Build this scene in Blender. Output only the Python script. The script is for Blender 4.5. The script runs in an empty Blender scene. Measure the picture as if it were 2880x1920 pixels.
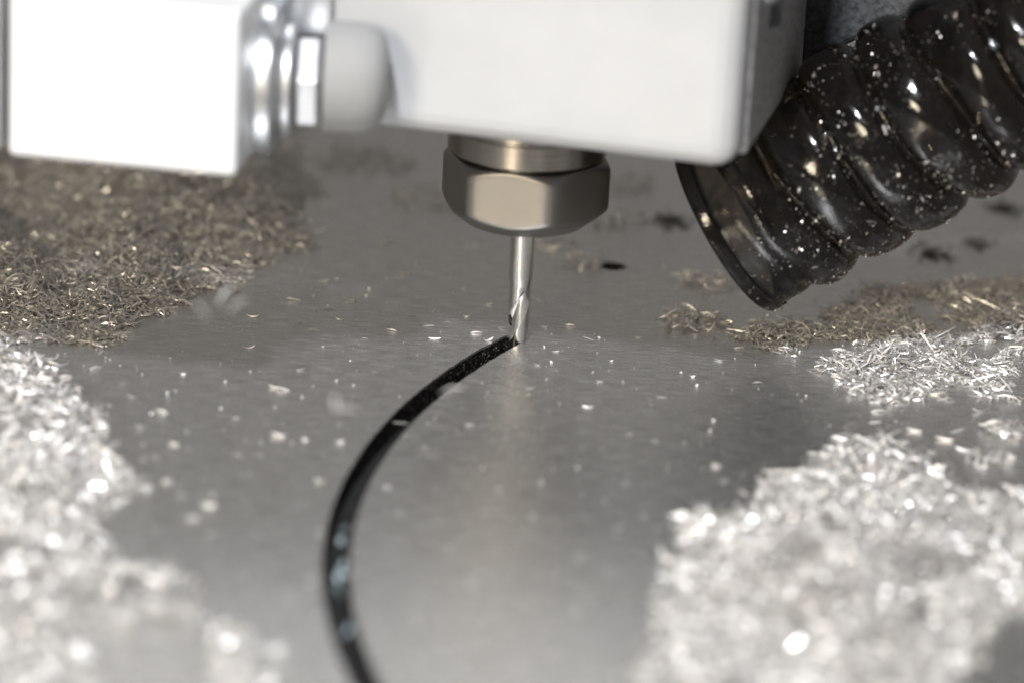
import bpy, bmesh, math, random
import numpy as np
from mathutils import Vector, Matrix

random.seed(7)
rng = np.random.default_rng(11)
U = 0.001                      # everything below is written in millimetres; U turns it into metres
scene = bpy.context.scene
col = scene.collection
PI = math.pi

# ------------------------------------------------------------------ camera
TH, ROLL, DIST = math.radians(20.0), math.radians(3.0), 534.0
fwd = Vector((0, math.cos(TH), -math.sin(TH)))
up0 = Vector((0, math.sin(TH), math.cos(TH)))
rt0 = Vector((1, 0, 0))
cup = up0 * math.cos(ROLL) - rt0 * math.sin(ROLL)
crt = rt0 * math.cos(ROLL) + up0 * math.sin(ROLL)
cpos = -DIST * fwd - 0.485 * crt - 0.243 * cup
cam_d = bpy.data.cameras.new('camera')
cam = bpy.data.objects.new('camera', cam_d)
col.objects.link(cam)
m = Matrix((crt, cup, -fwd)).transposed().to_4x4()
m.translation = cpos * U
cam.matrix_world = m
cam_d.sensor_width = 36.0
cam_d.lens = 137.5
cam_d.clip_start = 0.01
cam_d.clip_end = 20.0
cam_d.dof.use_dof = True
cam_d.dof.focus_distance = 0.533
cam_d.dof.aperture_fstop = 10.0
cam_d.dof.aperture_blades = 9
scene.camera = cam

# ------------------------------------------------------------------ world, lamps, exposure
world = bpy.data.worlds.new('World')
scene.world = world
world.use_nodes = True
bg = world.node_tree.nodes['Background']
bg.inputs[0].default_value = (0.212, 0.202, 0.190, 1)
bg.inputs[1].default_value = 1.0


def lamp(name, loc, target, size, power, color, shape='DISK', size_y=None):
    d = bpy.data.lights.new(name, 'AREA')
    d.shape = shape
    d.size = size * U
    if size_y:
        d.size_y = size_y * U
    d.energy = power
    d.color = color
    o = bpy.data.objects.new(name, d)
    o.location = Vector(loc) * U
    o.rotation_euler = (Vector(target) - Vector(loc)).to_track_quat('-Z', 'Y').to_euler()
    col.objects.link(o)
    return o


lamp('work_lamp', (-70, -330, 425), (0, -20, 10), 46, 3.55, (0.955, 0.97, 1.0))
lamp('warm_fill', (-450, -1100, 430), (0, 0, 10), 230, 8.0, (1.0, 0.86, 0.64), 'RECTANGLE', 260)  # warm fill from front left, added to lift the shaded chips

scene.view_settings.view_transform = 'Standard'
scene.view_settings.look = 'None'
scene.view_settings.gamma = 1.0
scene.view_settings.exposure = 0.0
scene.view_settings.use_curve_mapping = False
scene.render.engine = 'CYCLES'
scene.cycles.use_denoising = True
scene.cycles.max_bounces = 8
scene.cycles.transparent_max_bounces = 12
scene.cycles.sample_clamp_indirect = 6.0


# ------------------------------------------------------------------ materials
def new_mat(name):
    mt = bpy.data.materials.new(name)
    mt.use_nodes = True
    nt = mt.node_tree
    return mt, nt, nt.nodes['Principled BSDF']


def N(nt, kind, **kw):
    n = nt.nodes.new(kind)
    for k, v in kw.items():
        if k in n.inputs:
            n.inputs[k].default_value = v
        else:
            setattr(n, k, v)
    return n


def coords(nt, scale):
    """object coordinates in millimetres, scaled per axis"""
    tc = N(nt, 'ShaderNodeTexCoord')
    mp = N(nt, 'ShaderNodeMapping')
    mp.inputs['Scale'].default_value = [s / U for s in scale]
    nt.links.new(tc.outputs['Object'], mp.inputs['Vector'])
    return mp.outputs[0]


def ramp(nt, fac, stops):
    r = N(nt, 'ShaderNodeValToRGB')
    el = r.color_ramp.elements
    while len(el) < len(stops):
        el.new(0.5)
    for e, (p, c) in zip(el, stops):
        e.position = p
        e.color = (c, c, c, 1) if isinstance(c, (int, float)) else (*c, 1)
    nt.links.new(fac, r.inputs[0])
    return r.outputs[0]


def noise(nt, vec, scale, detail=3.0, rough=0.55):
    n = N(nt, 'ShaderNodeTexNoise')
    n.inputs['Scale'].default_value = scale
    n.inputs['Detail'].default_value = detail
    n.inputs['Roughness'].default_value = rough
    nt.links.new(vec, n.inputs['Vector'])
    return n.outputs['Fac']


def bump(nt, h, strength, dist):
    b = N(nt, 'ShaderNodeBump')
    b.inputs['Strength'].default_value = strength
    b.inputs['Distance'].default_value = dist * U
    nt.links.new(h, b.inputs['Height'])
    return b.outputs[0]


def mat_skin():
    mt, nt, p = new_mat('brushed_aluminium_skin')
    p.inputs['Metallic'].default_value = 1.0
    lines = noise(nt, coords(nt, (0.26, 4.4, 1.0)), 1.0, 4.0, 0.7)
    fine = noise(nt, coords(nt, (1.1, 8.0, 1.0)), 1.0, 3.0, 0.7)
    cloud = noise(nt, coords(nt, (0.03, 0.05, 0.05)), 1.0, 3.0)
    c1 = ramp(nt, lines, [(0.34, (0.50, 0.498, 0.494)), (0.50, (0.70, 0.697, 0.69)), (0.66, (0.92, 0.915, 0.91))])
    nt.links.new(c1, p.inputs['Base Color'])
    mx = N(nt, 'ShaderNodeMath', operation='ADD')
    nt.links.new(ramp(nt, cloud, [(0.3, 0.185), (0.7, 0.27)]), mx.inputs[0])
    nt.links.new(ramp(nt, fine, [(0.35, 0.0), (0.75, 0.07)]), mx.inputs[1])
    nt.links.new(mx.outputs[0], p.inputs['Roughness'])
    p.inputs['Anisotropic'].default_value = 0.45
    tv = N(nt, 'ShaderNodeCombineXYZ')
    tv.inputs[0].default_value = 1.0
    nt.links.new(tv.outputs[0], p.inputs['Tangent'])
    ad = N(nt, 'ShaderNodeMath', operation='ADD')
    nt.links.new(lines, ad.inputs[0])
    nt.links.new(fine, ad.inputs[1])
    nt.links.new(bump(nt, fine, 0.9, 0.03), p.inputs['Normal'])
    # steep walls of the brush scratches: a second, much rougher lobe
    p2 = N(nt, 'ShaderNodeBsdfPrincipled')
    p2.inputs['Metallic'].default_value = 1.0
    p2.inputs['Roughness'].default_value = 0.62
    nt.links.new(c1, p2.inputs['Base Color'])
    nt.links.new(bump(nt, ad.outputs[0], 1.0, 0.10), p2.inputs['Normal'])
    mx2 = N(nt, 'ShaderNodeMixShader')
    nt.links.new(ramp(nt, lines, [(0.38, 0.13), (0.55, 0.21), (0.68, 0.42)]), mx2.inputs[0])
    nt.links.new(p.outputs[0], mx2.inputs[1])
    nt.links.new(p2.outputs[0], mx2.inputs[2])
    nt.links.new(mx2.outputs[0], nt.nodes['Material Output'].inputs['Surface'])
    return mt


def mat_core():
    mt, nt, p = new_mat('black_plastic_core')
    n = noise(nt, coords(nt, (3.2, 3.2, 3.2)), 1.0, 3.0, 0.7)
    nt.links.new(ramp(nt, n, [(0.5, (0.004, 0.004, 0.004)), (0.61, (0.03, 0.028, 0.026)), (0.67, (0.6, 0.57, 0.52))]), p.inputs['Base Color'])
    p.inputs['Roughness'].default_value = 0.5
    p.inputs['Specular IOR Level'].default_value = 0.08
    nt.links.new(bump(nt, n, 0.6, 0.15), p.inputs['Normal'])
    return mt


def mat_plain(name, color, rough, metal=0.0, nscale=1.0, var=0.12, bumpd=0.02, coat=0.0, rvar=1.0):
    mt, nt, p = new_mat(name)
    n = noise(nt, coords(nt, (nscale,) * 3), 1.0, 4.0, 0.6)
    lo = tuple(c * (1 - var) for c in color)
    hi = tuple(min(1, c * (1 + var)) for c in color)
    nt.links.new(ramp(nt, n, [(0.3, lo), (0.7, hi)]), p.inputs['Base Color'])
    p.inputs['Metallic'].default_value = metal
    nt.links.new(ramp(nt, n, [(0.3, rough * (1 - 0.15 * rvar)), (0.7, min(1, rough * (1 + 0.2 * rvar)))]), p.inputs['Roughness'])
    p.inputs['Coat Weight'].default_value = coat
    if bumpd:
        nt.links.new(bump(nt, n, 0.4, bumpd), p.inputs['Normal'])
    return mt


def mat_chip(name, tint, rough, low=0.8):
    mt, nt, p = new_mat(name)
    g = N(nt, 'ShaderNodeNewGeometry')
    nt.links.new(ramp(nt, g.outputs['Random Per Island'],
                      [(0.0, tuple(c * low for c in tint)), (0.75, tuple(c * (0.6 * low + 0.4) for c in tint)), (1.0, tint)]), p.inputs['Base Color'])
    nt.links.new(ramp(nt, g.outputs['Random Per Island'], [(0.0, rough * 0.35), (0.35, rough * 0.8), (1.0, rough * 1.3)]), p.inputs['Roughness'])
    p.inputs['Metallic'].default_value = 0.83
    n = noise(nt, coords(nt, (6, 6, 6)), 1.0, 2.0)
    nt.links.new(bump(nt, n, 0.5, 0.06), p.inputs['Normal'])
    return mt


def mat_turned(name, color, rough, zscale=7.0):
    """steel with fine turning marks round the spindle axis"""
    mt, nt, p = new_mat(name)
    n = noise(nt, coords(nt, (0.05, 0.05, zscale)), 1.0, 3.0, 0.7)
    nt.links.new(ramp(nt, n, [(0.3, tuple(c * 0.8 for c in color)), (0.7, color)]), p.inputs['Base Color'])
    p.inputs['Metallic'].default_value = 1.0
    p.inputs['Roughness'].default_value = rough
    nt.links.new(bump(nt, n, 0.35, 0.03), p.inputs['Normal'])
    return mt


def mat_hose():
    mt, nt, p = new_mat('smoky_hose_plastic')
    n = noise(nt, coords(nt, (0.35,) * 3), 1.0, 4.0, 0.65)
    d = noise(nt, coords(nt, (2.6,) * 3), 1.0, 3.0, 0.7)
    nt.links.new(ramp(nt, d, [(0.52, (0.003, 0.003, 0.0035)), (0.68, (0.010, 0.009, 0.009)), (0.82, (0.10, 0.09, 0.078))]), p.inputs['Base Color'])
    nt.links.new(ramp(nt, n, [(0.35, 0.06), (0.7, 0.17)]), p.inputs['Roughness'])
    p.inputs['IOR'].default_value = 1.5
    nt.links.new(bump(nt, n, 0.22, 0.4), p.inputs['Normal'])
    tr = N(nt, 'ShaderNodeBsdfTransparent')
    tr.inputs[0].default_value = (0.50, 0.42, 0.33, 1)
    mx = N(nt, 'ShaderNodeMixShader')
    nt.links.new(ramp(nt, n, [(0.35, 0.12), (0.72, 0.52)]), mx.inputs[0])
    nt.links.new(p.outputs[0], mx.inputs[1])
    nt.links.new(tr.outputs[0], mx.inputs[2])
    nt.links.new(mx.outputs[0], nt.nodes['Material Output'].inputs['Surface'])
    return mt


M = {
    'skin': mat_skin(),
    'core': mat_core(),
    'bed': mat_plain('dark_bed_board', (0.008, 0.008, 0.008), 0.7, 0, 0.4, 0.3, 0.1),
    'white': mat_plain('white_painted_aluminium', (0.68, 0.69, 0.71), 0.38, 0.0, 0.12, 0.03, 0.01, 0.2),
    'paint': mat_plain('pale_grey_painted_housing', (0.425, 0.435, 0.450), 0.42, 0.0, 0.12, 0.03, 0.01, 0.15),
    'matte': mat_plain('matte_shadow_grey', (0.27, 0.275, 0.28), 0.7, 0.0, 0.3, 0.05, 0.01),
    'side': mat_plain('dusty_grey_side', (0.30, 0.30, 0.305), 0.6, 0.2, 1.2, 0.5, 0.1),
    'chrome': mat_plain('bright_plated_steel', (0.62, 0.64, 0.66), 0.34, 1.0, 0.3, 0.08, 0.01),
    'satin': mat_plain('satin_grey_steel', (0.50, 0.51, 0.53), 0.42, 0.9, 0.3, 0.06, 0.01),
    'nut': mat_plain('oiled_nut_steel', (0.235, 0.225, 0.212), 0.42, 1.0, 0.15, 0.06, 0.0, 0.0, 0.1),
    'turned': mat_turned('turned_nut_steel', (0.29, 0.27, 0.245), 0.22),
    'carbide': mat_turned('ground_carbide', (0.80, 0.78, 0.75), 0.15, 11.0),
    'chip': mat_chip('aluminium_chips', (0.88, 0.865, 0.85), 0.56),
    'speck': mat_chip('dull_metal_specks', (0.95, 0.91, 0.86), 0.35, 0.2),
    'blue_glint': mat_plain('bluish_glint_colour', (0.58, 0.72, 0.80), 0.3, 0.35, 2.0, 0.2, 0.05),
    'hose': mat_hose(),
    'rubber': mat_plain('dusty_dark_rubber', (0.055, 0.060, 0.066), 0.75, 0, 1.0, 0.75, 0.3),
    'dark_grey': mat_plain('dull_dark_grey', (0.15, 0.14, 0.125), 0.8, 0.4, 2.0, 0.4, 0.1),
}


# ------------------------------------------------------------------ builders
def mesh_np(name, V, quads, mat, smooth=False):
    """V (n,3) in mm; quads (f,4) or (f,3) int"""
    me = bpy.data.meshes.new(name)
    V = np.asarray(V, dtype=np.float64) * U
    F = np.asarray(quads, dtype=np.int32)
    k = F.shape[1]
    me.vertices.add(len(V))
    me.vertices.foreach_set('co', V.astype(np.float32).ravel())
    me.loops.add(F.size)
    me.loops.foreach_set('vertex_index', F.ravel())
    me.polygons.add(len(F))
    me.polygons.foreach_set('loop_start', np.arange(0, F.size, k, dtype=np.int32))
    me.polygons.foreach_set('loop_total', np.full(len(F), k, dtype=np.int32))
    me.polygons.foreach_set('use_smooth', np.full(len(F), smooth))
    me.materials.append(mat)
    me.update(calc_edges=True)
    me.validate()
    return me


def link(name, me, parent=None, loc=None):
    o = bpy.data.objects.new(name, me)
    col.objects.link(o)
    if loc is not None:
        o.location = Vector(loc) * U
    if parent:
        o.parent = parent
    return o


def from_bm(name, bm, mat, parent=None, loc=None, smooth=False, bevel=None, segs=3):
    bmesh.ops.recalc_face_normals(bm, faces=bm.faces)
    for f in bm.faces:
        f.smooth = smooth
    bm.transform(Matrix.Scale(U, 4))
    me = bpy.data.meshes.new(name)
    bm.to_mesh(me)
    bm.free()
    me.materials.append(mat)
    o = link(name, me, parent, loc)
    if bevel:
        b = o.modifiers.new('bevel', 'BEVEL')
        b.width = bevel * U
        b.segments = segs
        b.limit_method = 'ANGLE'
    return o


def empty(name, loc):
    o = bpy.data.objects.new(name, None)
    o.empty_display_size = 0.005
    o.location = Vector(loc) * U
    col.objects.link(o)
    return o


def tag(o, label=None, cat=None, group=None, kind=None):
    if label:
        o['label'] = label
    if cat:
        o['category'] = cat
    if group:
        o['group'] = group
    if kind:
        o['kind'] = kind
    return o


def revolve(profile, seg=64, axis='Z', closed=False):
    """profile of (radius, height); returns V, quads"""
    P = np.array(profile, float)
    a = np.linspace(0, 2 * PI, seg, endpoint=False)
    V = np.stack([P[:, 0][:, None] * np.cos(a), P[:, 0][:, None] * np.sin(a), np.repeat(P[:, 1][:, None], seg, 1)], -1).reshape(-1, 3)
    F = []
    for i in range(len(P) - 1):
        for j in range(seg):
            k = (j + 1) % seg
            F.append((i * seg + j, i * seg + k, (i + 1) * seg + k, (i + 1) * seg + j))
    if axis == 'X':
        V = V[:, [2, 0, 1]]
    return V, F


def lathe(name, profile, mat, parent, loc=None, seg=64, axis='Z', smooth=True):
    V, F = revolve(profile, seg, axis)
    me = mesh_np(name, V, F, mat, smooth)
    o = link(name, me, parent, loc)
    if smooth:
        for p_ in me.polygons:
            p_.use_smooth = True
        try:
            me.set_sharp_from_angle(angle=math.radians(32))
        except Exception:
            pass
    return o


# ------------------------------------------------------------------ the setting: bed below the panel
bm = bmesh.new()
bmesh.ops.create_cube(bm, size=1.0, matrix=Matrix.Translation((0, 130, -9.3)) @ Matrix.Diagonal((560, 700, 12, 1)))
bed = tag(from_bm('machine_bed', bm, M['bed']), kind='structure')

# ------------------------------------------------------------------ the panel: aluminium skin over black core, slot and hole cut in
GC, GR, GW = np.array([126.7, -73.0]), 146.6, 1.64
A0 = math.atan2(73.0, -127.1)


def outline(jit, w):
    r_ = random.Random(3)
    a1 = math.radians(216)
    n = 150
    inner, outer = [], []
    for i in range(n + 1):
        a = A0 + (a1 - A0) * i / n
        rag = jit * (2.4 if i < 14 else 1.0)
        ro, ri = GR + w + r_.uniform(-rag, rag), GR - w + r_.uniform(-rag, rag) * 0.5
        outer.append((GC[0] + ro * math.cos(a), GC[1] + ro * math.sin(a)))
        inner.append((GC[0] + ri * math.cos(a), GC[1] + ri * math.sin(a)))
    e = math.atan2(outer[0][1] - inner[0][1], outer[0][0] - inner[0][0])
    cap = [(w * math.cos(e - PI * j / 12), w * math.sin(e - PI * j / 12)) for j in range(1, 12)]
    tc = ((outer[0][0] + inner[0][0]) / 2, (outer[0][1] + inner[0][1]) / 2)
    cap = [(tc[0] + x, tc[1] + y) for x, y in cap]
    slot = outer[::-1] + cap + inner
    hole = [(13.6 + 1.8 * math.cos(2 * PI * j / 32), 33.0 + 1.8 * math.sin(2 * PI * j / 32)) for j in range(32)]
    rect = [(-260, -210), (260, -210), (260, 470), (-260, 470)]
    return [rect, slot, hole]


def plate(name, z1, z0, jit, w, mat, parent):
    bm = bmesh.new()
    edges, loops = [], []
    for lp in outline(jit, w):
        vs = [bm.verts.new((x, y, z1)) for x, y in lp]
        es = [bm.edges.new((vs[i], vs[(i + 1) % len(vs)])) for i in range(len(vs))]
        edges += es
        loops.append(vs)
    bmesh.ops.triangle_fill(bm, use_beauty=True, use_dissolve=False, edges=edges, normal=(0, 0, 1))
    top = list(bm.faces)
    for f in top:
        f.normal_update()
        if f.normal.z < 0:
            f.normal_flip()
    for vs in loops:
        low = [bm.verts.new((v.co.x, v.co.y, z0)) for v in vs]
        for i in range(len(vs)):
            j = (i + 1) % len(vs)
            bm.faces.new((vs[i], vs[j], low[j], low[i]))
    return from_bm(name, bm, mat, parent)


panel = empty('composite_panel', (0, 0, 0))
tag(panel, 'brushed aluminium composite panel with a curved slot milled into it', 'panel')
plate('skin', 0.0, -0.32, 0.05, GW, M['skin'], panel)
core = plate('core', -0.325, -3.2, 0.07, GW + 0.02, M['core'], panel)
core['label'] = 'black plastic core showing in the wall of the slot'

# ------------------------------------------------------------------ main block above the cutter
YAW = math.radians(-13.0)


def block(name, size, mat, parent, loc, rz=0.0, bevel=1.0, slope=0.0):
    """box whose local origin is the front bottom left corner"""
    bm = bmesh.new()
    sx, sy, sz = size
    bmesh.ops.create_cube(bm, size=1.0, matrix=Matrix.Translation((sx / 2, sy / 2, sz / 2)) @ Matrix.Diagonal((sx, sy, sz, 1)))
    o = from_bm(name, bm, mat, parent, loc, False, bevel, 4)
    o.rotation_euler.z = rz
    return o


hs = empty('spindle_housing', (-26.6, -20.0, 35.4))
hs.rotation_euler.z = YAW
tag(hs, 'big white square spindle block above the collet nut', 'machine head')
block('housing_block', (54.2, 46, 48), M['paint'], hs, (0, 0, 0), 0, 3.0)
block('side_panel', (1.6, 40.5, 44), M['side'], hs, (53.2, 5.2, 0.9), 0, 0.7)
sc = lathe('screw', [(0, 1.2), (2.0, 1.0), (2.6, 0.2), (2.6, -3)], M['chrome'], hs, (55.2, 12, 21.5), 32, 'X')
bm = bmesh.new()
bmesh.ops.create_cube(bm, size=1.0, matrix=Matrix.Diagonal((0.4, 0.7, 3.8, 1)))
from_bm('slot', bm, M['dark_grey'], sc, (1.15, 0, 0))

# gantry plate that carries the head: its lower edge shows above the clamp block, its body shades the panel behind
gp = block('gantry_plate', (150, 14, 136), M['rubber'], None, (-118, -9.5, 50.2), math.radians(-3), 0.8)
tag(gp, 'dark machine plate whose lower edge shows above the clamp block', 'machine plate')

block('hanger', (11, 7, 20), M['satin'], gp, (82.2, -6, -3.5), 0, 0.6)
block('leak_plate', (80.5, 9, 70), M['rubber'], gp, (0.5, -9.2, 1.2), 0, 0.6)  # added to keep lamp light from leaking over the clamp block

# left clamp block
cb = empty('clamp_block', (-64.3, -38.5, 35.2))
cb.rotation_euler.z = math.radians(-8)
tag(cb, 'smaller white cube clamp block beside the plated bolt', 'clamp block')
block('clamp_body', (29.0, 14, 21.2), M['white'], cb, (0, 0, -0.6), 0, 0.9)
block('back_plate', (24, 2, 16), M['rubber'], cb, (2, 14.2, 2.5), 0, 0.5)
sp = block('side_plate', (14, 14, 24), M['satin'], None, (-78.9, -36.4, 35.2), math.radians(-8), 0.8)
tag(sp, 'grey steel plate next to the clamp block with a dark gap', 'plate')

# bolt between the two blocks
bt = empty('clamp_bolt', (-35.4, -27.0, 42.9))
tag(bt, 'shiny plated bolt with a wide flange between the two white blocks', 'bolt')
lathe('flange', [(0, 0.2), (8.2, 0.2), (9.3, 0.9), (9.6, 2.0), (9.4, 3.2), (8.2, 4.0), (5.0, 4.4)], M['chrome'], bt, (0, 0, 0), 72, 'X')
lathe('washer', [(4.0, 4.2), (6.9, 4.3), (7.2, 4.7), (7.2, 5.4), (6.9, 5.8), (4, 5.9)], M['satin'], bt, (0, 0, 0), 64, 'X')
# hexagon nut, axis X
bm = bmesh.new()
ring = []
for x, rr in ((5.9, 5.6), (6.4, 6.3), (9.0, 6.3), (9.5, 5.6)):
    ring.append([bm.verts.new((x, rr * math.cos(PI / 6 + k * PI / 3 + 0.25), rr * math.sin(PI / 6 + k * PI / 3 + 0.25))) for k in range(6)])
for a, b in zip(ring[:-1], ring[1:]):
    for k in range(6):
        bm.faces.new((a[k], a[(k + 1) % 6], b[(k + 1) % 6], b[k]))
bm.faces.new(ring[0])
bm.faces.new(ring[-1])
from_bm('hex_nut', bm, M['satin'], bt, (0, 0, 0), False, 0.35, 3)
lathe('shadow_dome', [(0, 17.4), (3.0, 17.3), (5.2, 16.8), (6.3, 15.8), (6.85, 14.4), (7.0, 13.0), (7.0, 9.4), (0, 9.4)], M['matte'], bt, (0.4, -1.0, 1.2), 72, 'X')  # added grey dome standing in for the bolt's cast shadow on the housing

# ------------------------------------------------------------------ collet nut
cn = empty('collet_nut', (0.25, 0, 17.5))
tag(cn, 'hexagonal steel collet nut holding the milling cutter', 'collet nut')
RC = 11.9
PHI0 = math.radians(-90 - 12)


def hex_r(phi):
    a = (phi - PHI0 + PI / 6) % (PI / 3) - PI / 6
    return RC * math.cos(PI / 6) / math.cos(a)


seg = 360
zs = [0.0, 0.0] + [0.12 * k for k in range(0, 30)] + [4.0, 5.0] + [5.6 + 0.12 * k for k in range(0, 31)] + [9.2]
V, F = [], []
for i, z in enumerate(zs):
    for j in range(seg):
        ph = 2 * PI * j / seg
        if i == 0:
            rr = 1.2
        elif i == 1:
            rr = 5.0
        elif i == len(zs) - 1:
            rr = 8.0
        else:
            cone_b = 8.4 + z * 1.25
            cone_t = 10.3 + (9.2 - z) * 1.35
            a3 = (hex_r(ph), cone_b, cone_t, RC - 0.35)
            rr = -math.log(sum(math.exp(-4.5 * q) for q in a3)) / 4.5      # softly rounded edges
        V.append((rr * math.cos(ph), rr * math.sin(ph), z))
for i in range(len(zs) - 1):
    for j in range(seg):
        k = (j + 1) % seg
        F.append((i * seg + j, i * seg + k, (i + 1) * seg + k, (i + 1) * seg + j))
me = mesh_np('hex_body', V, F, M['nut'], True)
me.set_sharp_from_angle(angle=math.radians(40))
link('hex_body', me, cn)
lathe('collar', [(9.2, 8.6), (9.2, 9.5), (10.5, 9.7), (10.75, 10.0), (10.75, 13.0), (10.6, 13.15), (10.6, 13.35), (10.75, 13.5), (10.75, 24.0), (0, 24.0)], M['turned'], cn, None, 96)
lathe('collet', [(1.72, 0.6), (1.8, -0.25), (4.2, -0.25), (4.6, 0.3)], M['carbide'], cn, None, 48)

# ------------------------------------------------------------------ end mill
em = empty('end_mill', (0.25, 0.2, 0))
tag(em, 'thin two-flute milling cutter standing in the end of the slot', 'milling cutter')
lathe('shank', [(1.46, 7.8), (1.56, 8.6), (1.66, 9.4), (1.66, 20.0)], M['carbide'], em, None, 48)
seg, V, F = 72, [], []
zl = np.linspace(-3.1, 8.6, 120)
for z in zl:
    fade = min(1.0, max(0.0, (8.0 - z) / 2.6))
    fade = fade * fade * (3 - 2 * fade)
    R_ = 1.47
    for j in range(seg):
        ph = 2 * PI * j / seg
        uu = ((ph - 2 * PI * z / 17.0 + 2.35) / PI) % 1.0
        if uu < 0.46:
            g = 0.0
        elif uu < 0.52:
            g = 0.42 * (uu - 0.46) / 0.06
        else:
            g = 0.42 * (1 - ((uu - 0.52) / 0.48)) ** 0.9
        rr = R_ * (1 - g * fade)
        V.append((rr * math.cos(ph), rr * math.sin(ph), z))
n = len(zl)
for i in range(n - 1):
    for j in range(seg):
        k = (j + 1) % seg
        F.append((i * seg + j, i * seg + k, (i + 1) * seg + k, (i + 1) * seg + j))
me = mesh_np('flutes', V, F, M['carbide'], True)
me.set_sharp_from_angle(angle=math.radians(30))
link('flutes', me, em)

# ------------------------------------------------------------------ extraction hose
AX = Vector((0.815, -0.108, 0.569)).normalized()
E0 = Vector((29.1, 4.0, 18.2))
sx = AX.cross(Vector((0, 0, 1))).normalized()
sy = AX.cross(sx).normalized()
ROT = Matrix((sx, sy, AX)).transposed()
PITCH = 8.4


def hose_r(t, ph):
    x = (t - 2.2) / PITCH - ph / (2 * PI)
    x += 0.05 * math.sin(0.31 * t + 2 * ph) + 0.03 * math.sin(0.9 * t - ph + 1.3)
    fx = x % 1.0
    lobe = math.sqrt(max(0.0, 1 - (2 * fx - 1) ** 2))
    rr = 11.1 + 3.2 * lobe ** 0.9
    b = min(1.0, max(0.0, (t - 2.5) / 3.5))
    rr += 0.12 * math.sin(3 * ph + 0.5 * t) + 0.08 * math.sin(7 * ph - 1.1 * t)
    b = b * b * (3 - 2 * b)
    return 13.5 * (1 - b) + rr * b


hz = empty('extraction_hose', E0)
hz.rotation_euler = ROT.to_euler()
tag(hz, 'dark smoky ribbed suction hose with metal dust stuck to it', 'hose')
seg, V, F = 96, [], []
tl = np.arange(0.0, 112.0, 0.42)
for t in tl:
    bend = 0.0
    for j in range(seg):
        ph = 2 * PI * j / seg
        rr = hose_r(t, ph)
        V.append((rr * math.cos(ph), rr * math.sin(ph), t))
n = len(tl)
for i in range(n - 1):
    for j in range(seg):
        k = (j + 1) % seg
        F.append((i * seg + j, i * seg + k, (i + 1) * seg + k, (i + 1) * seg + j))
link('ribbed_wall', mesh_np('ribbed_wall', V, F, M['hose'], True), hz)
lathe('end_lip', [(13.3, 0.3), (13.75, 0.1), (13.9, -0.3), (13.9, -1.5), (13.6, -1.9), (12.9, -1.9), (12.7, -1.2), (12.8, 0.4), (13.2, 0.6)], M['hose'], hz, None, 96)

# dusty rubber cuff above the hose, behind the housing
rb = block('rubber_cuff', (46, 16, 30), M['rubber'], None, (33.0, 17.0, 33.5), math.radians(-13), 1.5)
rb.rotation_euler.y = math.radians(-31)
tag(rb, 'dusty dark rubber cuff above the ribbed hose', 'rubber cuff')


# ------------------------------------------------------------------ chips
def chip_arrays(P, L, Wd, T, K, curl, yaw, pitch, roll):
    """many curled shavings; P (n,3) centres in mm -> V, quads"""
    n = len(P)
    s = np.linspace(-0.5, 0.5, K)
    ss = s[None, :] * L[:, None]
    kap = curl / L
    kap = np.where(np.abs(kap) < 1e-3, 1e-3, kap)
    x = np.sin(kap[:, None] * ss) / kap[:, None]
    z = (1 - np.cos(kap[:, None] * ss)) / kap[:, None]
    z = z - z.mean(1, keepdims=True)
    tap = 1 - 0.8 * np.abs(2 * s) ** 2.5
    wv = Wd[:, None] * tap[None, :]
    tv = T[:, None] * tap[None, :]
    y = np.zeros_like(x)
    ring = np.stack([
        np.stack([x, y - wv / 2, z], -1),
        np.stack([x, y + wv / 2, z], -1),
        np.stack([x, y + wv * 0.1, z + tv], -1)], 2)           # n,K,3,3
    cr, sr = np.cos(roll), np.sin(roll)
    cp, sp_ = np.cos(pitch), np.sin(pitch)
    cy, sy_ = np.cos(yaw), np.sin(yaw)
    X, Y, Z = ring[..., 0], ring[..., 1], ring[..., 2]
    b = lambda a: a[:, None, None]
    Y, Z = Y * b(cr) - Z * b(sr), Y * b(sr) + Z * b(cr)
    X, Z = X * b(cp) - Z * b(sp_), X * b(sp_) + Z * b(cp)
    X, Y = X * b(cy) - Y * b(sy_), X * b(sy_) + Y * b(cy)
    V = np.stack([X, Y, Z], -1) + P[:, None, None, :]
    low = V[..., 2].min(axis=(1, 2))
    V = V.reshape(-1, 3)
    q = []
    for k in range(K - 1):
        for c in range(3):
            d = (c + 1) % 3
            q.append((k * 3 + c, k * 3 + d, (k + 1) * 3 + d, (k + 1) * 3 + c))
    q = np.array(q)
    F = (q[None] + (np.arange(n) * K * 3)[:, None, None]).reshape(-1, 4)
    return V, F, low


def poly_dist(P, poly):
    """signed distance (inside positive) of points to a polygon"""
    poly = np.array(poly, float)
    a, b_ = poly, np.roll(poly, -1, 0)
    ins = np.zeros(len(P), bool)
    dist = np.full(len(P), 1e9)
    for (x1, y1), (x2, y2) in zip(a, b_):
        cond = (y1 > P[:, 1]) != (y2 > P[:, 1])
        with np.errstate(divide='ignore', invalid='ignore'):
            xi = (x2 - x1) * (P[:, 1] - y1) / (y2 - y1 + 1e-12) + x1
        ins ^= cond & (P[:, 0] < xi)
        dx, dy = x2 - x1, y2 - y1
        t = np.clip(((P[:, 0] - x1) * dx + (P[:, 1] - y1) * dy) / (dx * dx + dy * dy + 1e-12), 0, 1)
        dist = np.minimum(dist, np.hypot(P[:, 0] - x1 - t * dx, P[:, 1] - y1 - t * dy))
    return np.where(ins, dist, -dist)


_w = [(rng.uniform(0.12, 1.1), rng.uniform(0, 2 * PI), rng.uniform(0, 6.28)) for _ in range(14)]


def field(P):
    f = 0
    for k, a, p in _w:
        f = f + np.sin(k * (P[:, 0] * math.cos(a) + P[:, 1] * math.sin(a)) + p) / (0.6 + k)
    return f / 4.0


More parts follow.
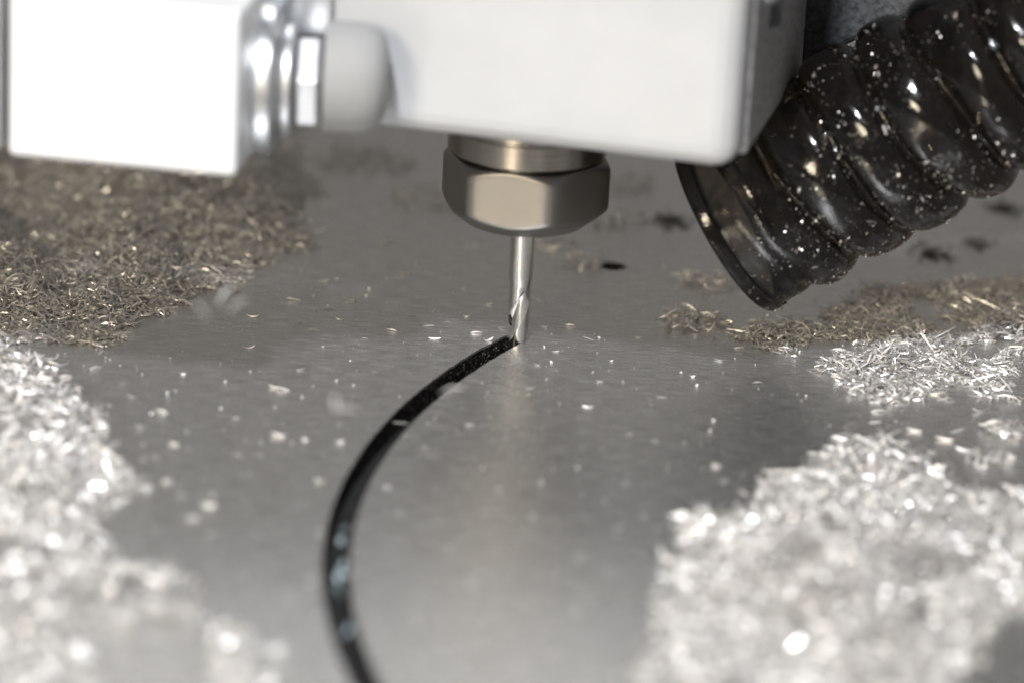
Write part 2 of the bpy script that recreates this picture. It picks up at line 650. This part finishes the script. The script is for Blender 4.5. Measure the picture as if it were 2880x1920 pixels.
def pile(name, poly, dens, hmax, label, rise=0.28, stray=5.0, gap=0.0, lmin=1.3, lmax=3.6, mat='chip', cat='swarf', wd=1.0):
    poly = np.array(poly, float)
    lo, hi = poly.min(0) - stray, poly.max(0) + stray
    n = int((hi[0] - lo[0]) * (hi[1] - lo[1]) * dens * 1.6)
    P = rng.uniform(lo, hi, (n, 2))
    dd = poly_dist(P, poly) + 1.6 * field(P * 1.7)
    f = field(P * 0.8)
    keep = (dd > 0) | (rng.random(n) < np.clip(0.22 * (1 + dd / stray), 0, 1) ** 1.3)
    keep &= rng.random(n) < np.clip(0.45 + dd / 4.0, 0.05, 1.0)
    if gap:
        keep &= f > (gap - 0.9)
    P, dd, f = P[keep], dd[keep], f[keep]
    n = len(P)
    h = np.clip(dd * rise, 0, hmax) * np.clip(0.65 + 0.8 * f, 0.1, 1.6)
    z = h * rng.random(n) ** 0.45
    L = lmin + (lmax - lmin) * rng.random(n) ** 1.8
    L = np.where(rng.random(n) < 0.03, L + rng.uniform(1.5, 3.5, n), L)
    L = np.where(rng.random(n) < 0.25, L * 0.5, L)
    Wd = rng.uniform(0.14, 0.40, n) * wd
    pitch = rng.normal(0, 0.16 + 0.16 * np.clip(h, 0, 1.5))
    V, F, low = chip_arrays(np.c_[P, z], L, Wd, rng.uniform(0.08, 0.22, n), 5, rng.uniform(-2.2, 2.2, n),
                            rng.uniform(0, 2 * PI, n), pitch, rng.normal(0, 0.7, n))
    lift = np.maximum(0, 0.02 - low)
    V[:, 2] += np.repeat(lift, 15)
    o = link(name, mesh_np(name, V, F, M[mat]))
    tag(o, label, cat, kind='stuff')
    return n


tot = 0
tot += pile('swarf_pile', [(-100, 100), (-62, 108), (-36, 96), (-31.8, 62.8), (-30.6, 36.1), (-36.6, 23.4), (-43.1, 13.0), (-51.2, -2.7), (-55.6, -10.3), (-92, -9.8)], 3.0, 2.6,
            'brownish shaded spread of chips behind the white clamp block')
tot += pile('swarf_pile', [(-92, -9.8), (-55.6, -10.3), (-59.2, -17.2), (-60.6, -23.9), (-53.2, -30.4), (-51.7, -35.1), (-51.9, -44.6), (-48.6, -52.0), (-44.8, -59.8), (-47.9, -69.4), (-52.6, -76), (-90, -86)], 2.0, 2.8,
            'bright silver drift of chips beside the outer side of the slot', gap=0.64, stray=9.0, lmin=1.5, lmax=4.0, wd=1.5)
tot += pile('swarf_pile', [(-90, -78), (-56, -78), (-49.5, -76.6), (-42.3, -80.9), (-33.5, -92.3), (-29.2, -98.7), (-24.4, -108.9), (-20.8, -118), (-22, -150), (-90, -150)], 0.9, 1.8,
            'patchy loose drift of chips by the lower bend of the slot', gap=0.86, lmin=1.6, lmax=4.4, wd=1.9)
tot += pile('swarf_pile', [(27.3, 5.1), (35.6, 1.9), (41.7, 4.6), (49.5, 12.8), (58.1, 20.6), (72.4, 26.5), (96, 30), (96, 46), (73.6, 39.2), (60.3, 33.2), (49.3, 28.3), (44.4, 19.3), (31.0, 8.3)], 3.2, 2.0,
            'brownish shaded strip of chips under the ribbed hose', gap=0.2)
tot += pile('swarf_pile', [(40.7, -2.4), (49.3, 11.1), (58.0, 19.6), (72.3, 25.6), (96, 29), (96, 4), (69.9, 3.7), (66.0, -3.7), (66.2, -13.7), (59.4, -12.2), (53.3, -15.6), (44.5, -16.9), (43.8, -10.4)], 3.0, 1.8,
            'bright silver patch of chips in front of the ribbed hose', gap=0.2)
tot += pile('swarf_pile', [(38.7, -38.0), (41.9, -32.4), (47.1, -30.2), (51.5, -38.7), (56.4, -46.8), (64.7, -46.1), (92, -44), (92, -80), (60.5, -85.5), (56.6, -88.4), (52.9, -96.3), (50.7, -108), (48, -140), (15, -140), (15, -108.3), (16, -103.0), (19.0, -93.6), (20.2, -72.3), (23.7, -60.0), (32.5, -51.7)], 2.4, 4.4,
            'large bright silver heap of chips inside the curve of the slot', lmin=1.5, lmax=4.2, wd=1.4)

# small clusters of chips
CL = [((25.0, 10.9), 5.0, 46, 'small cluster of chips between the cutter and the hose end'),
      ((26.7, 27.8), 4.5, 26, 'faint cluster of chips behind the open hose end'),
      ((9.0, 33.5), 3.2, 16, 'tiny cluster of chips beside the drilled hole'),
      ((13.1, 54.5), 4.6, 18, 'cluster of chips behind the collet nut'),
      ((14.6, 73.0), 6.0, 26, 'far cluster of chips behind the collet nut and spindle block'),
      ((-13.8, 60.5), 6.5, 30, 'cluster of chips behind the nut on the clamp bolt side'),
      ((-25.1, 78.0), 8.0, 60, 'far cluster of chips below the shiny bolt'),
      ((35.9, 9.0), 3.4, 26, 'little cluster of curled chips under the hose lip'),
      ((5.4, 42.0), 3.8, 12, 'thin cluster of chips between the drilled hole and the nut'),
      ((64.6, -25.9), 3.2, 34, 'bright cluster of chips between the two silver heaps'),
      ((61.4, -36.6), 3.0, 20, 'low cluster of chips just behind the large silver heap')]
for (cx, cy), rad, n, lab in CL:
    n = int(n * 2.0)
    a, rr = rng.uniform(0, 2 * PI, n), rad * np.sqrt(rng.random(n))
    P = np.c_[cx + rr * np.cos(a), cy + rr * 0.8 * np.sin(a), rng.uniform(0.05, 1.2, n)]
    V, F, low = chip_arrays(P, rng.uniform(1.2, 3.4, n), rng.uniform(0.25, 0.5, n), rng.uniform(0.08, 0.2, n), 5,
                            rng.uniform(-2.2, 2.2, n), rng.uniform(0, 2 * PI, n), rng.normal(0, 0.2, n), rng.normal(0, 0.7, n))
    V[:, 2] += np.repeat(np.maximum(0, 0.02 - low), 15)
    tag(link('chip_cluster', mesh_np('chip_cluster', V, F, M['chip'])), lab, 'chips', kind='stuff')

# patches of dark flakes on the panel behind the hose
for (cx, cy), rad, lab in [((74.1, 70.1), 4.0, 'dark flake spot far behind the hose'), ((60.8, 47.0), 5.0, 'largest dark flake spot behind the hose'),
                           ((22.3, 55.0), 5.5, 'dark flake patch between the nut and the hose'), ((67.7, 52.2), 4.0, 'smaller dark flake spot beside the largest one')]:
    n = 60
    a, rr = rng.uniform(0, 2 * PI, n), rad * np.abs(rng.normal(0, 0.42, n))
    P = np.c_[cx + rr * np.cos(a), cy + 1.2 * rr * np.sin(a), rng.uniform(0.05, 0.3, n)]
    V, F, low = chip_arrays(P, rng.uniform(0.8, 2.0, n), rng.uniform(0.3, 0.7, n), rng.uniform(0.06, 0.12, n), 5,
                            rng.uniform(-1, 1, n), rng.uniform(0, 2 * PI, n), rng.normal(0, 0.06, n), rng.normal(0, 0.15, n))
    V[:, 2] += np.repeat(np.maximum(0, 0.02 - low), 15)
    tag(link('flake_spot', mesh_np('flake_spot', V, F, M['dark_grey'])), lab, 'residue', kind='stuff')

# fine specks of metal dust over the bare panel
n = 2600
P = np.c_[rng.uniform(-75, 75, n), rng.uniform(-130, 70, n)]
dg = np.abs(np.hypot(P[:, 0] - GC[0], P[:, 1] - GC[1]) - GR)
P = P[dg > 2.0]
n = len(P)
Ls = 0.10 + 0.45 * rng.random(n) ** 4
V, F, low = chip_arrays(np.c_[P, np.zeros(n)], Ls, Ls * 0.6, Ls * 0.35, 4, rng.uniform(-1, 1, n), rng.uniform(0, 2 * PI, n), rng.normal(0, 0.2, n), rng.normal(0, 0.5, n))
V[:, 2] += np.repeat(0.015 - low, 12)
tag(link('metal_dust', mesh_np('metal_dust', V, F, M['chip'])), 'fine specks of metal dust scattered over the bare panel', 'metal dust', kind='stuff')

# specks stuck to the hose
n = 11000
tt = rng.uniform(-1.0, 75, n)
pp = rng.uniform(0, 2 * PI, n)
kp = field(np.c_[tt * 0.55, pp * 7.0]) + 0.6 * field(np.c_[tt * 1.6 + 40, pp * 20.0]) + rng.normal(0, 0.35, n) > 0.25     # settles in clusters
tt, pp = tt[kp], pp[kp]
n = len(tt)
rr = np.array([hose_r(max(t, 0.0), p) if t > 0 else 14.2 for t, p in zip(tt, pp)])
loc = np.c_[rr * np.cos(pp), rr * np.sin(pp), tt]
Rm = np.array(ROT)
Pw = loc @ Rm.T + np.array(E0)
Ls = 0.12 + 0.42 * rng.random(n) ** 3 + (rng.random(n) < 0.04) * rng.uniform(0.4, 1.6, n)
V, F, low = chip_arrays(Pw, Ls, np.minimum(Ls * 0.6, 0.45), np.minimum(Ls * 0.4, 0.25), 4, rng.uniform(-1.5, 1.5, n), rng.uniform(0, 2 * PI, n), rng.uniform(-1.5, 1.5, n), rng.uniform(0, 6, n))
tag(link('stuck_specks', mesh_np('stuck_specks', V, F, M['speck'])), 'bright metal specks stuck all over the ribbed hose', 'metal dust', kind='stuff')

# dark fuzz of residue near the hose mouth is left to the material; single chips that lie loose
VAR = []
for k in range(10):
    V, F, low = chip_arrays(np.zeros((1, 3)), np.array([1.0]), np.array([rng.uniform(0.10, 0.22)]), np.array([rng.uniform(0.04, 0.09)]), 9,
                            np.array([rng.uniform(-2.6, 2.6)]), np.zeros(1), np.array([rng.normal(0, 0.08)]), np.array([rng.normal(0, 0.8)]))
    V[:, 2] -= low[0]
    VAR.append(mesh_np('chip', V, F, M['chip']))


def chip(x, y, z, L, yaw, label, group, name='metal_chip', tilt=0.0, var=None, mat=None):
    me = VAR[rng.integers(len(VAR)) if var is None else var]
    if mat:
        me = me.copy()
        me.materials[0] = M[mat]
    o = link(name, me, None, (x, y, z))
    L *= 0.72
    o.scale = (L, L, L)
    o.rotation_euler = (0, tilt, yaw)
    tag(o, label, 'metal chip', group)
    return o


SETS = [
    ([(-19.8, 55.7), (-16.2, 24.8), (-19.4, 38.5), (-31.1, 11.2), (-23.3, 12.4), (-27.7, 19.5), (-4.1, 13.6), (2.8, 16.6)],
     'thin chip lying in the shade behind the cutter and its slot', 'loose chips in the shade', 2.0, 3.6),
    ([(-24.3, 4.2), (-5.4, 1.8), (-3.8, -1.2), (-36.2, 3.5), (-27.6, -0.8), (-12, 3.5), (-17, 1.0), (-9.5, 5.2), (-7.0, 8.0), (-14.5, 7.5), (-20.5, -3.0), (-26, 8.5), (-2.0, 4.2), (-11.0, -1.5)],
     'fine curled chip on the lit panel at the outer rim of the slot', 'loose chips by the slot', 1.4, 3.0),
    ([(3.6, 5.6), (9.9, 1.8), (16.8, 3.4), (30.7, 1.2), (23.9, -10.9), (32.6, -12.1), (2.1, -18.7), (19.6, -19.4), (18.5, -35.1), (9.9, -24.4), (5.5, -4.0), (7.5, 6.8), (13.0, -6.5), (3.0, -9.5), (21.0, 7.0), (27.5, -4.0), (11.5, -14.5)],
     'short thin chip lying inside the curve of the slot near the cutter', 'loose chips inside the slot curve', 1.2, 2.6),
    ([(16.8, -60.5), (13.5, -64.4), (26.1, -42.7), (27.0, -47.7), (-0.7, -36.5), (14.7, -50.2), (-5.3, -32.8), (5.5, -47), (12, -78)],
     'small chip lying by the edge of the large silver heap', 'loose chips by the silver heap', 1.0, 2.4),
    ([(-34.0, -47.5), (-36.1, -64.3), (-35.0, -73.6), (-30.2, -84.7), (-41.8, -57.3), (-45.0, -33.9), (-46.9, -39.6), (-58.6, -23.2), (-55.1, -19.4), (-51.1, -24.5), (-49.4, -29.1), (-21.6, -41.3), (-26.0, -41.2), (-29.4, -40.2), (-23.2, -54.8),
      (-43.5, -20.1), (-31.2, -23.2), (-30.1, -23.8), (-39.7, -62.0), (-35.4, -34.9), (-18.5, -15.6), (-28.3, -16.2), (-35.8, -8.9), (-42.2, -45.0), (-46.0, -45.5), (-32.0, -62.3), (-37.8, -68.6)],
     'chip lying loose between the slot and the silver drift beside it', 'loose chips outside the slot', 1.0, 3.0),
    ([(48.3, -20.3), (47.5, -24.4), (56.1, -29.4), (61.7, -18.4), (58.1, -26.0), (52.4, -26.8), (49.8, -31.9), (43.9, -26.5), (58.5, -33), (54, -34), (61.9, -30.6)],
     'stout bright chip lying between the two silver heaps', 'loose chips between the heaps', 2.0, 4.2),
]
for pts, lab, grp, l0, l1 in SETS:
    for x, y in pts:
        lb, gp_ = lab, grp
        if grp == 'loose chips outside the slot':
            off = abs(math.hypot(x - GC[0], y - GC[1]) - GR)
            if off < 7:
                lb, gp_ = 'small chip lying close to the outer rim of the slot', 'loose chips along the outer rim'
            elif off > 17:
                lb, gp_ = 'chip lying just off the edge of the bright silver drift', 'loose chips along the drift'
            else:
                lb = 'small chip on bare panel midway between the slot and the silver drift'
        chip(x, y, 0.02, rng.uniform(l0, l1), rng.uniform(-0.6, 0.6) + (PI if rng.random() < 0.5 else 0), lb, gp_)

# one chip caught in the slot; the blue ones paint its wall reflections
ang = lambda y: math.atan2(y - GC[1], -math.sqrt(GR ** 2 - (y - GC[1]) ** 2))
for i, y in enumerate((-32.5, -69.0, -72.5, -80.5, -82.0, -83.5, -88.0, -99.0)):
    a = ang(y)
    rr = GR if i == 0 else GR - rng.uniform(0.2, 0.9)
    x = GC[0] + rr * math.cos(a)
    lab = ['silver chip wedged across the slot near the cutter', 'bluish glint on the slot wall, shaped as a chip'][i > 0]
    chip(x, y, -0.32 if i else -0.6, rng.uniform(3.2, 5.6) if i else 3.4, (a + PI / 2 + rng.uniform(-0.4, 0.4) if i else a + 0.7), lab,
         None if i == 0 else 'bluish glints in the slot', tilt=rng.uniform(-0.12, 0.12), mat='blue_glint' if i else None)

# chips thrown into the air by the cutter
for (x, y, z, L, yaw, tilt) in [(-36.8, -75.0, 28.7, 4.2, 0.4, 0.9), (-35.0, -60.0, 25.4, 4.4, 0.5, -0.9), (-32.9, -68.0, 27.0, 4.0, 0.2, -0.7),
                                (-7.5, -55.0, 12.9, 4.2, 0.1, -0.25), (-19.4, -70.0, 15.3, 4.0, 0.2, 0.1), (-20.6, -80.0, 20.2, 4.0, 1.2, 1.1)]:
    if x < -30:
        fl, fg = 'blurred chip flying in a loose trio in front of the shaded swarf', 'flying chips in a trio'
    elif x > -10:
        fl, fg = 'blurred white chip flying just over the rim of the slot', None
    else:
        fl, fg = 'blurred chip of a pair flying above bare panel outside the slot', 'flying chips in a pair'
    chip(x, y, z, L, yaw, fl, fg, 'flying_chip', tilt, 4)
print('chips in piles', tot)
